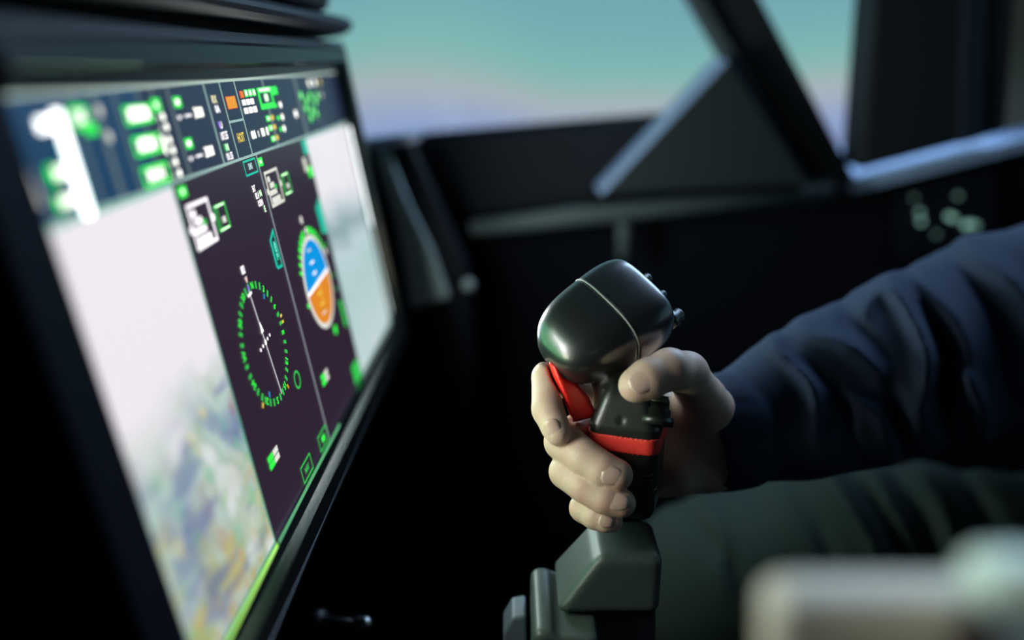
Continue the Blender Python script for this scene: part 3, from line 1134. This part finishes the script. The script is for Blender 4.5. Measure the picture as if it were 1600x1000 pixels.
MMPX = 0.44 / FPX
GO = P(980, 720, 0.447)
th = math.radians(18)
e1 = math.cos(th) * RT - math.sin(th) * FH
n1 = -math.sin(th) * RT - math.cos(th) * FH
ez = np.array([0.0, 0, 1.0])
z_top = P(980, 648, 0.430)[2]
z_bot = P(980, 838, 0.425)[2]


def grip_local(p):
    q = p - GO
    return np.stack([q @ e1, q @ n1, p[:, 2] - (z_top + z_bot) / 2], 1)


HZ = (z_top - z_bot) / 2


def grip_body(p, grow=0.0):
    q = grip_local(p)
    t = np.clip((q[:, 2] + HZ) / (2 * HZ), 0, 1)
    t2 = np.clip((q[:, 2] - HZ + 0.004) / 0.018, 0, 1)
    sc = (0.94 + 0.07 * t) * (1 - 0.42 * t2)
    q2 = q.copy()
    q2[:, 0] /= sc
    q2[:, 1] /= sc
    q2[:, 2] -= 0.007
    return rbox(q2, (0.018 + grow, 0.018 + grow, HZ + 0.007 + grow), 0.0065 + grow)


HC = P(944, 505, 0.440)                       # middle of the head
hA = camvec(0.80, -0.52, 0.30)
hB = unit(camvec(0.62, 0.62, -0.48) - hA * (camvec(0.62, 0.62, -0.48) @ hA))
hC = np.cross(hA, hB)
if hC @ FW > 0: hC = -hC


def head_sdf(p):
    q = p - HC
    x, y, z = q @ hA, q @ hB, q @ hC
    # nose end rounder and drawn in, switch end squarer
    s_ = np.clip((x + 0.032) / 0.064, 0, 1)
    yy = y / (0.0258 * (0.88 + 0.22 * s_))
    zz = z / (0.0200 * (0.94 + 0.08 * s_))
    xx = x / 0.0358
    pw = 3.1
    r = (np.abs(xx) ** pw + np.abs(yy) ** pw + np.abs(zz) ** pw) ** (1 / pw)
    return smax((r - 1) * 0.022, x - 0.0295, 0.004)


def neck_sdf(p):
    a, b = P(950, 560, 0.444), P(985, 660, 0.447)
    c = cone(p, a, b, 0.0125, 0.0135)
    return c


def stick_sdf(p):
    return np.minimum(smin(grip_body(p), neck_sdf(p), 0.008), head_sdf(p))


stick = empty('control_stick', P(960, 1000, 0.46))
tag(stick, 'black control stick with bulbous head, red trigger and red tape band held in the hand', 'control stick')
SEAM = 0.001


def hx(p): return (p - HC) @ hA


lo, hi = HC - 0.045, HC + 0.045
net_obj('head_front', lambda p: smax(head_sdf(p), hx(p) - SEAM + 0.00022, 0.0006), lo, hi, 0.0008, M_head, stick)
net_obj('head_rear', lambda p: smax(head_sdf(p), -hx(p) + SEAM + 0.00022, 0.0006), lo, hi, 0.0008, M_head, stick)
ring_ = []
for k in range(97):
    a_ = 2 * math.pi * k / 96
    dr = (hB * math.cos(a_) + hC * math.sin(a_))
    rs = np.linspace(0.012, 0.045, 1200)
    v_ = head_sdf(HC + hA * SEAM + rs[:, None] * dr)
    ring_.append(HC + hA * SEAM + dr * (rs[int(np.argmax(v_ > 0))] - 0.00015))
tube('seam_strip', ring_, [0.00042] * 97, M_seam, stick, n=8)  # pale ring drawn in for the light along the gap's edge
# hat switches on the pilot's face of the head
for (b_, c_, r_, m_) in ((-0.0065, 0.0020, 0.0040, M_grip), (0.0055, 0.0000, 0.0034, M_grip), (0.0185, -0.004, 0.0050, M_grip)):
    base = HC + hB * b_ + hC * c_
    xs = 0.0292
    tube('hat_switch', [base + hA * (xs - 0.002), base + hA * (xs + 0.0035), base + hA * (xs + 0.0038), base + hA * (xs + 0.0070), base + hA * (xs + 0.0080)],
         [r_ * 0.9, r_ * 0.9, r_ * 0.62, r_ * 0.74, r_ * 0.55], m_, stick, n=16)
gl_, gh_ = GO - np.array([0.05, 0.05, 0.06]), GO + np.array([0.05, 0.05, 0.075])


def hole(p):
    c = GO + n1 * 0.018 + e1 * (-0.001)
    c = c.copy()
    c[2] = P(976, 650, 0.428)[2]
    return np.linalg.norm(p - c, axis=1) - 0.0023


net_obj('grip', lambda p: smax(smin(grip_body(p), neck_sdf(p), 0.009), -hole(p), 0.0008), gl_, gh_, 0.0009, M_grip, stick)
# tape band
tz0, tz1 = P(980, 706, 0.428)[2], P(980, 677, 0.428)[2]


def tape(p):
    wob = 0.00025 * np.sin(p[:, 0] * 2600) + 0.0002 * np.sin(p[:, 1] * 3900 + p[:, 0] * 1500)
    b_ = np.abs(p[:, 2] - (tz0 + tz1) / 2 + wob) - (tz1 - tz0) / 2
    return smax(np.maximum(grip_body(p, 0.0006), -grip_body(p, -0.0010)), b_, 0.0003)


net_obj('tape_band', tape, GO - np.array([0.03, 0.03, -0.005 + 0.03]), GO + np.array([0.03, 0.03, 0.035]), 0.0006, M_tape, stick)
# thumb button on the shoulder
bb = P(1026, 655, 0.424)
bt = P(1030, 622, 0.426)
d_ = unit(bt - bb)
tube('thumb_button', [bb - d_ * 0.003, bb + d_ * 0.001, bb + d_ * 0.0015, bb + d_ * 0.005, bb + d_ * 0.0055, bb + d_ * 0.008], [0.0085, 0.0085, 0.0065, 0.0065, 0.0055, 0.0055], M_grip, stick, n=20)
for k in range(4):
    c0 = bb + d_ * (0.0085 + 0.0009 * k)
    tube('button_rib', [c0, c0 + d_ * 0.0005], [0.0056 - 0.0003 * k, 0.0056 - 0.0003 * k], M_brass, stick, n=14)
# moulded marks low on the right face
for (y0, x0, x1, bend) in ((745, 1005, 1020, -4), (753, 1008, 1021, -3), (768, 1002, 1014, -5), (770, 1022, 1025, -9)):
    pts = []
    for i in range(6):
        t = i / 5
        pts.append(P(x0 + (x1 - x0) * t, y0 + bend * t * t + 0.6 * math.sin(t * 3), 0.4245 - 0.0010 * t))
    tube('moulded_mark', pts, [0.0004, 0.0007, 0.0008, 0.0008, 0.0007, 0.0004], M_grip, stick, n=8)

# red trigger: a curved lever, wide at the bottom
TRI_PX = [(856, 564), (872, 571), (881, 588), (903, 600), (920, 620), (930, 643), (924, 652), (894, 658), (888, 642), (876, 612), (864, 588)]
TRI_C = P(890, 612, 0.4355)
TRI_P = np.array([[(P(x, y, 0.4355) - TRI_C) @ RT, (P(x, y, 0.4355) - TRI_C) @ UP] for x, y in TRI_PX])


def tri(p):
    q = p - TRI_C
    x, y, z = q @ RT, q @ UP, q @ FW
    v = TRI_P
    n = len(v)
    d = np.full(len(p), 1e9)
    ins = np.zeros(len(p), bool)
    for i in range(n):
        a, b_ = v[i], v[(i + 1) % n]
        e = b_ - a
        wx, wy = x - a[0], y - a[1]
        t = np.clip((wx * e[0] + wy * e[1]) / (e @ e), 0, 1)
        d = np.minimum(d, (wx - t * e[0]) ** 2 + (wy - t * e[1]) ** 2)
        c = (a[1] > y) != (b_[1] > y)
        xi = a[0] + (y - a[1]) * e[0] / (e[1] if abs(e[1]) > 1e-12 else 1e-12)
        ins ^= c & (x < xi)
    d = np.where(ins, -np.sqrt(d), np.sqrt(d))
    # ridge down the blade: two faces meet along it
    k0, k1 = P(868, 578, 0.4355) - TRI_C, P(897, 656, 0.4355) - TRI_C
    t = (y - k0 @ UP) / ((k1 - k0) @ UP)
    kx = k0 @ RT + t * ((k1 - k0) @ RT)
    front = -0.0085 + np.where(x > kx, 0.45 * (x - kx), 0.85 * (kx - x)) - z
    r = smax(d * 0.8, front * 0.75, 0.0018)
    r = smax(r, z - 0.007, 0.002)
    return smax(r, -(neck_sdf(p) - 0.0008), 0.001)


net_obj('trigger', tri, P(890, 610, 0.436) - 0.03, P(890, 610, 0.436) + 0.03, 0.0007, M_red, stick)
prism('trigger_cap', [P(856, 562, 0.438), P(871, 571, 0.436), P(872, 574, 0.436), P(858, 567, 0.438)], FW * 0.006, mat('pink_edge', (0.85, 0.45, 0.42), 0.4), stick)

# grey column under the grip and its housing
def shroud(p):
    a = [(P(978, 838, 0.448), 0.0), ]
    q = p - P(975, 870, 0.452)
    x, y, z = q @ RT, q @ FH, q[:, 2]
    zt, zb = 0.010, -0.018
    t = np.clip((zt - z) / (zt - zb), 0, 1)
    xl = -0.018 - 0.020 * t
    xr = 0.0185 - 0.001 * t
    xc, hx_ = (xl + xr) / 2, (xr - xl) / 2
    d2 = np.stack([np.abs(x - xc) - hx_ + 0.006, np.abs(y) - 0.020 - 0.004 * t + 0.006, np.abs(z - (zt + zb) / 2) - (zt - zb) / 2 + 0.003], 1)
    return (np.linalg.norm(np.maximum(d2, 0), axis=1) + np.minimum(d2.max(1), 0) - 0.005) * 0.8


sh0 = P(975, 870, 0.452)
net_obj('column', shroud, sh0 - 0.055, sh0 + 0.05, 0.0011, M_grey, stick)
hous = empty('stick_housing', P(900, 1060, 0.46))
tag(hous, 'grey rounded housing block under the control stick', 'housing')
hz0 = P(880, 960, 0.452)


def house(p):
    q = p - hz0
    x, y, z = q @ RT, q @ FH, q[:, 2]
    b_ = rbox(np.stack([x + 0.0005, y, z + 0.045], 1), (0.0165, 0.030, 0.056), 0.005)
    # saddle where the column sits
    sad = rbox(np.stack([x - 0.018, y - 0.0, z - 0.024], 1), (0.026, 0.035, 0.0165), 0.006)
    return smax(b_, -sad, 0.002)


net_obj('block', house, hz0 - np.array([0.06, 0.06, 0.11]), hz0 + np.array([0.06, 0.06, 0.03]), 0.0012, M_grey, hous)
prism('bracket', [P(786, 990, 0.465), P(800, 966, 0.465), P(822, 962, 0.465), P(826, 1060, 0.465), P(786, 1060, 0.465)], FH * 0.02, mat('bracket_blue_grey', (0.07, 0.09, 0.12), 0.5), hous, bevel=0.0015)
prism('bearing_block', [P(926, 948, 0.455), P(1025, 938, 0.455), P(1025, 1080, 0.455), P(926, 1080, 0.455)], FH * 0.03, mat('bearing_blue', (0.010, 0.013, 0.022), 0.45), hous, bevel=0.002)

# ------------------------------------------------------------------ person: arm, hand, trousers
person = empty('person', P(1900, 900, 0.75))
tag(person, 'person in navy sweater and olive trousers gripping the control stick with the right hand', 'person')


def q_(x, y, d, r):
    return (P(x, y, d), r)


F_index = [q_(930, 606, 0.480, .0100), q_(857, 590, 0.442, .0088), q_(856, 640, 0.429, .0083), q_(868, 668, 0.424, .0072), q_(872, 677, 0.4225, .0064)]
F_middle = [q_(935, 655, 0.482, .0105), q_(880, 690, 0.4335, .0098), q_(912, 714, 0.4245, .0093), q_(941, 733, 0.4200, .0088), q_(964, 742, 0.4190, .0080)]
F_ring = [q_(940, 710, 0.480, .0100), q_(885, 737, 0.4335, .0089), q_(914, 760, 0.4250, .0085), q_(945, 778, 0.4205, .0079), q_(971, 786, 0.4200, .0072)]
F_pinky = [q_(950, 765, 0.474, .0086), q_(912, 794, 0.4345, .0074), q_(930, 806, 0.4275, .0070), q_(946, 812, 0.4255, .0064), q_(956, 814, 0.4255, .0056)]
F_thumb = [q_(993, 602, 0.4140, .0085), q_(1013, 592, 0.4150, .0095), q_(1046, 577, 0.420, .0099), q_(1073, 583, 0.432, .0105), q_(1096, 622, 0.460, .0125), q_(1136, 678, 0.490, .0180)]
WR = P(1134, 688, 0.495)


def hand(p):
    k = 0.0010
    fi = [chain(p, c, k) for c in (F_index, F_middle, F_ring, F_pinky)]
    fm = fi[0]
    for c in fi[1:]:
        fm = smin(fm, c, 0.0004)
    palm = None
    for c, r in ((F_index, .0125), (F_middle, .0130), (F_ring, .0125), (F_pinky, .0115)):
        s_ = cone(p, c[0][0], WR, r, .021)
        palm = s_ if palm is None else smin(palm, s_, 0.010)
    heel = chain(p, [q_(1060, 740, 0.470, .0125), q_(1110, 720, 0.480, .0160), (WR, .022)], 0.006)
    palm = smin(palm, heel, 0.010)
    then = chain(p, [q_(1084, 642, 0.468, .0130), q_(1108, 668, 0.476, .0160), (WR, .022)], 0.006)
    th_ = smin(chain(p, F_thumb, 0.004), then, 0.008)
    palm = smin(palm, th_, 0.006)
    arm = cone(p, WR, P(1230, 640, 0.51), .0235, .026)
    palm = smin(palm, arm, 0.010)
    d = smin(fm, palm, 0.006)
    # knuckle and joint creases
    for a, b, c, r in ((F_middle[1], F_middle[2], F_middle[3], .0092), (F_ring[1], F_ring[2], F_ring[3], .0086), (F_index[1], F_index[2], F_index[3], .0082)):
        ax = unit(c[0] - a[0])
        s0 = (p - b[0]) @ ax
        near = np.linalg.norm(p - b[0], axis=1) < r * 1.5
        d = d + near * (0.00022 * np.exp(-(s0 / 0.0008) ** 2) + 0.00016 * np.exp(-((s0 - 0.0024) / 0.0007) ** 2))
    # flesh flattens against the stick and trigger
    st = np.minimum(stick_sdf(p), tri(p))
    return smax(d, -(st - 0.0010), 0.0012)


allp = F_index + F_middle + F_ring + F_pinky + F_thumb + [(WR, .024), (P(1215, 648, 0.507), .02)]
lo, hi = bounds(allp, 0.004)
hand_o = net_obj('hand', hand, lo, hi, 0.00095, M_skin, person)


def nail(c, axis, nrm, L, Wd, r):
    """curved nail plate: c tip-side middle on the surface, axis towards the fingertip, nrm outward"""
    axis = unit(axis)
    nrm = unit(nrm - axis * (nrm @ axis))
    sd = np.cross(axis, nrm)
    bm = bmesh.new()
    nu, nv = 9, 8
    g = []
    for i in range(nv):
        t = i / (nv - 1) * 2 - 1
        row = []
        hw = Wd / 2 * (1 - 0.10 * t) * math.sqrt(max(0.05, 1 - (abs(t) ** 3.0) * 0.85))
        for j in range(nu):
            a = (j / (nu - 1) * 2 - 1)
            x = a * hw
            drop = r - math.sqrt(max(1e-9, r * r - x * x))
            row.append(bm.verts.new(Vector(c + axis * (t * L / 2) + sd * x + nrm * (0.00035 - drop - 0.0007 * (t ** 2) * (1 if t > 0 else 0.5)))))
        g.append(row)
    fs = []
    for i in range(nv - 1):
        for j in range(nu - 1):
            fs.append(bm.faces.new([g[i][j], g[i][j + 1], g[i + 1][j + 1], g[i + 1][j]]))
    bmesh.ops.recalc_face_normals(bm, faces=bm.faces[:])
    ex = bmesh.ops.extrude_face_region(bm, geom=bm.faces[:])
    for v in ex['geom']:
        if isinstance(v, bmesh.types.BMVert): v.co -= Vector([float(x) for x in nrm]) * 0.0012
    return bm_obj('fingernail', bm, M_nail, hand_o, smooth=True)


def ray_nail(px, py, ax_px, L, Wd, r, lean=(0, 0), dguess=0.42, tilt=0.0):
    """march from the camera through a pixel to the hand's skin and set a nail there"""
    d = np.linspace(0.38, 0.46, 400)
    pts = np.array([P(px, py, x) for x in d])
    v = hand(pts)
    i = int(np.argmax(v < 0.0001))
    c = pts[i]
    e = 0.0012
    g = np.array([hand(np.array([c + e * a, c - e * a])) for a in np.eye(3)])
    nrm = unit(g[:, 0] - g[:, 1])
    nrm = unit(nrm + RT * lean[0] - UP * lean[1])
    axis = RT * ax_px[0] - UP * ax_px[1] - FW * tilt
    nail(c, axis, nrm, L, Wd, r)


ray_nail(863, 671, (0.42, 0.9), 0.0100, 0.0080, 0.0066)
ray_nail(956, 744, (0.97, 0.2), 0.0102, 0.0094, 0.0080)
ray_nail(967, 784, (0.98, 0.14), 0.0098, 0.0086, 0.0072)
ray_nail(947, 815, (0.96, 0.2), 0.0072, 0.0064, 0.0058)
ray_nail(1003, 595, (-0.86, 0.42), 0.0132, 0.0116, 0.0092)

# sleeve with gathered folds
SL = [q_(1086, 696, 0.481, .0275), q_(1145, 672, 0.491, .0315), q_(1250, 634, 0.507, .0415), q_(1330, 604, 0.520, .0480), q_(1400, 576, 0.535, .0530), q_(1560, 520, 0.57, .0640), q_(1820, 430, 0.64, .070), q_(2050, 330, 0.72, .078)]
AX = unit(SL[4][0] - SL[0][0])


def sleeve(p):
    d = chain(p, SL, 0.012)
    cx = CP
    q = p - CP
    dep = q @ FW
    x = 800 + FPX * (q @ RT) / dep
    y = 500 - FPX * (q @ UP) / dep
    f = np.zeros(len(p))
    # each fold: a ridge or valley line running across the arm, given by a start, an end, a width and a height
    for (x0, y0, x1, y1, wd, hgt) in FOLDS:
        dx, dy = x1 - x0, y1 - y0
        L2 = dx * dx + dy * dy
        t = ((x - x0) * dx + (y - y0) * dy) / L2
        bow = 26 * np.sin(np.clip(t, 0, 1) * math.pi)
        nrm = ((x - x0) * -dy + (y - y0) * dx) / math.sqrt(L2) + bow
        f += hgt * np.exp(-(nrm / wd) ** 2) * np.clip(1.3 - np.abs(t - 0.5) * 1.6, 0, 1)
    s0 = (p - SL[0][0]) @ AX
    rib = 0.0004 * np.sin(np.arctan2(q @ UP + 0.06, dep - 0.49) * 90) * np.clip((0.03 - s0) / 0.01, 0, 1)
    cuff = 0.0016 * np.exp(-((s0 - 0.034) / 0.004) ** 2) * -1
    d = d - 1.7 * f + rib - cuff
    # open end at the wrist: hollow so the hand enters it
    d = smax(d, -(s0 - 0.000), 0.002)
    return smax(d, -(np.maximum(cone(p, P(1050, 714, 0.475), P(1165, 664, 0.495), .026, .0265), s0 - 0.02)), 0.0015)


FOLDS = [(1215, 545, 1275, 680, 14, .0050), (1240, 560, 1330, 690, 12, -.0040), (1268, 520, 1420, 640, 20, .0055), (1330, 500, 1405, 700, 16, -.0050),
         (1400, 455, 1440, 640, 18, .0070), (1432, 470, 1475, 660, 14, -.0060), (1440, 440, 1520, 620, 18, .0045), (1500, 420, 1570, 600, 16, -.0050),
         (1520, 395, 1640, 560, 22, .0060), (1300, 610, 1400, 720, 14, .0035), (1470, 560, 1540, 700, 16, .004), (1350, 480, 1420, 470, 20, .003)]
lo, hi = bounds(SL, 0.012)
net_obj('sweater_sleeve', sleeve, lo, hi, 0.0019, M_shirt, person)
# upper arm, shoulder and chest carry on outside the picture
BODY = [q_(2050, 330, 0.72, .078), q_(2160, 60, 0.86, .085), (P(2250, -60, 1.0), .10)]


def torso(p):
    d = chain(p, BODY, 0.04)
    c = P(2350, 420, 0.92)
    q = p - c
    e_ = np.linalg.norm(q / np.array([0.13, 0.19, 0.30]), axis=1)
    return smin(d, (e_ - 1) * 0.13, 0.05)


c = P(2350, 420, 0.92)
net_obj('sweater_body', torso, c - np.array([0.30, 0.42, 0.36]), c + np.array([0.25, 0.42, 0.50]), 0.008, M_shirt, person)

# trousers: right thigh from the knee behind the stick to the hip, and the shin
TH = [q_(1125, 935, 0.665, .076), q_(1300, 903, 0.655, .086), q_(1480, 930, 0.650, .094), q_(1700, 960, 0.66, .105), q_(2250, 1000, 0.85, .13)]
SHIN = [q_(1125, 935, 0.665, .076), (P(1125, 935, 0.665) + np.array([-0.03, 0.02, -0.36]), .055)]
TFOLD = [(1075, 800, 1180, 960, 12, -.004), (1165, 760, 1250, 920, 12, -.0055), (1180, 780, 1235, 900, 14, .004), (1255, 780, 1310, 930, 14, -.005), (1280, 725, 1400, 930, 16, .007),
         (1320, 725, 1430, 910, 17, -.010), (1345, 735, 1420, 880, 18, .006), (1410, 770, 1470, 900, 14, -.006), (1440, 740, 1510, 920, 18, .006), (1500, 740, 1570, 900, 16, -.006), (1100, 790, 1130, 900, 12, .004)]


def trousers(p):
    d = smin(chain(p, TH, 0.02), chain(p, SHIN, 0.02), 0.02)
    q = p - CP
    dep = np.maximum(q @ FW, 0.2)
    x = 800 + FPX * (q @ RT) / dep
    y = 500 - FPX * (q @ UP) / dep
    f = np.zeros(len(p))
    for (x0, y0, x1, y1, wd, hgt) in TFOLD:
        dx, dy = x1 - x0, y1 - y0
        L2 = dx * dx + dy * dy
        t = ((x - x0) * dx + (y - y0) * dy) / L2
        nrm = ((x - x0) * -dy + (y - y0) * dx) / math.sqrt(L2) + 10 * np.sin(np.clip(t, 0, 1) * math.pi)
        f += hgt * np.exp(-(nrm / wd) ** 2) * np.clip(1.3 - np.abs(t - 0.5) * 1.5, 0, 1)
    return d - 1.5 * f


lo, hi = bounds(TH + SHIN, 0.012)
net_obj('trousers', trousers, lo, hi, 0.0038, M_trouser, person)

# ------------------------------------------------------------------ near throttle handle, out of focus
thr = empty('throttle_lever', P(1400, 1250, 0.19))
tag(thr, 'beige throttle handle blurred in the near right corner', 'throttle')


def px_box(cx_, cy_, d, half, r):
    c = P(cx_, cy_, d)

    def f(p):
        q = p - c
        return rbox(np.stack([q @ RT, q @ UP, q @ FW], 1), half, r)
    return f, c


f, c = px_box(1402, 1022, 0.175, (0.0270, 0.0150, 0.011), 0.006)
net_obj('handle', f, c - 0.04, c + 0.04, 0.0010, M_beige, thr)
f, c = px_box(1545, 1030, 0.168, (0.010, 0.0095, 0.010), 0.003)
net_obj('recess', f, c - 0.02, c + 0.02, 0.0008, M_brown, thr)
f, c = px_box(1592, 912, 0.160, (0.0085, 0.0056, 0.009), 0.005)
net_obj('cap', f, c - 0.02, c + 0.02, 0.0007, M_mint, thr)
f, c = px_box(1605, 1015, 0.163, (0.007, 0.0125, 0.006), 0.002)
net_obj('cap_stem', f, c - 0.02, c + 0.02, 0.0007, mat('pale_blue_stem', (0.45, 0.55, 0.60), 0.5), thr)
tube('lever_arm', [P(1400, 1090, 0.178), P(1420, 1500, 0.20), P(1420, 2500, 0.30)], [0.007, 0.007, 0.008], M_black, thr)

# small metal pin low beside the display
pin = empty('locking_pin', P(540, 980, 0.52))
tag(pin, 'small dark metal pin low beside the bottom bezel of the display', 'pin')
tube('shaft', [P(500, 968, 0.53), P(556, 973, 0.52)], [0.0022, 0.0022], M_black, pin, n=12)
tube('tip', [P(552, 973, 0.521), P(556, 973, 0.52), P(574, 974, 0.517), P(579, 976, 0.5165)], [0.002, 0.0042, 0.0042, 0.0024], M_metal, pin, n=14)
tube('collar', [P(494, 968, 0.531), P(506, 968, 0.529)], [0.006, 0.006], M_black, pin, n=14)
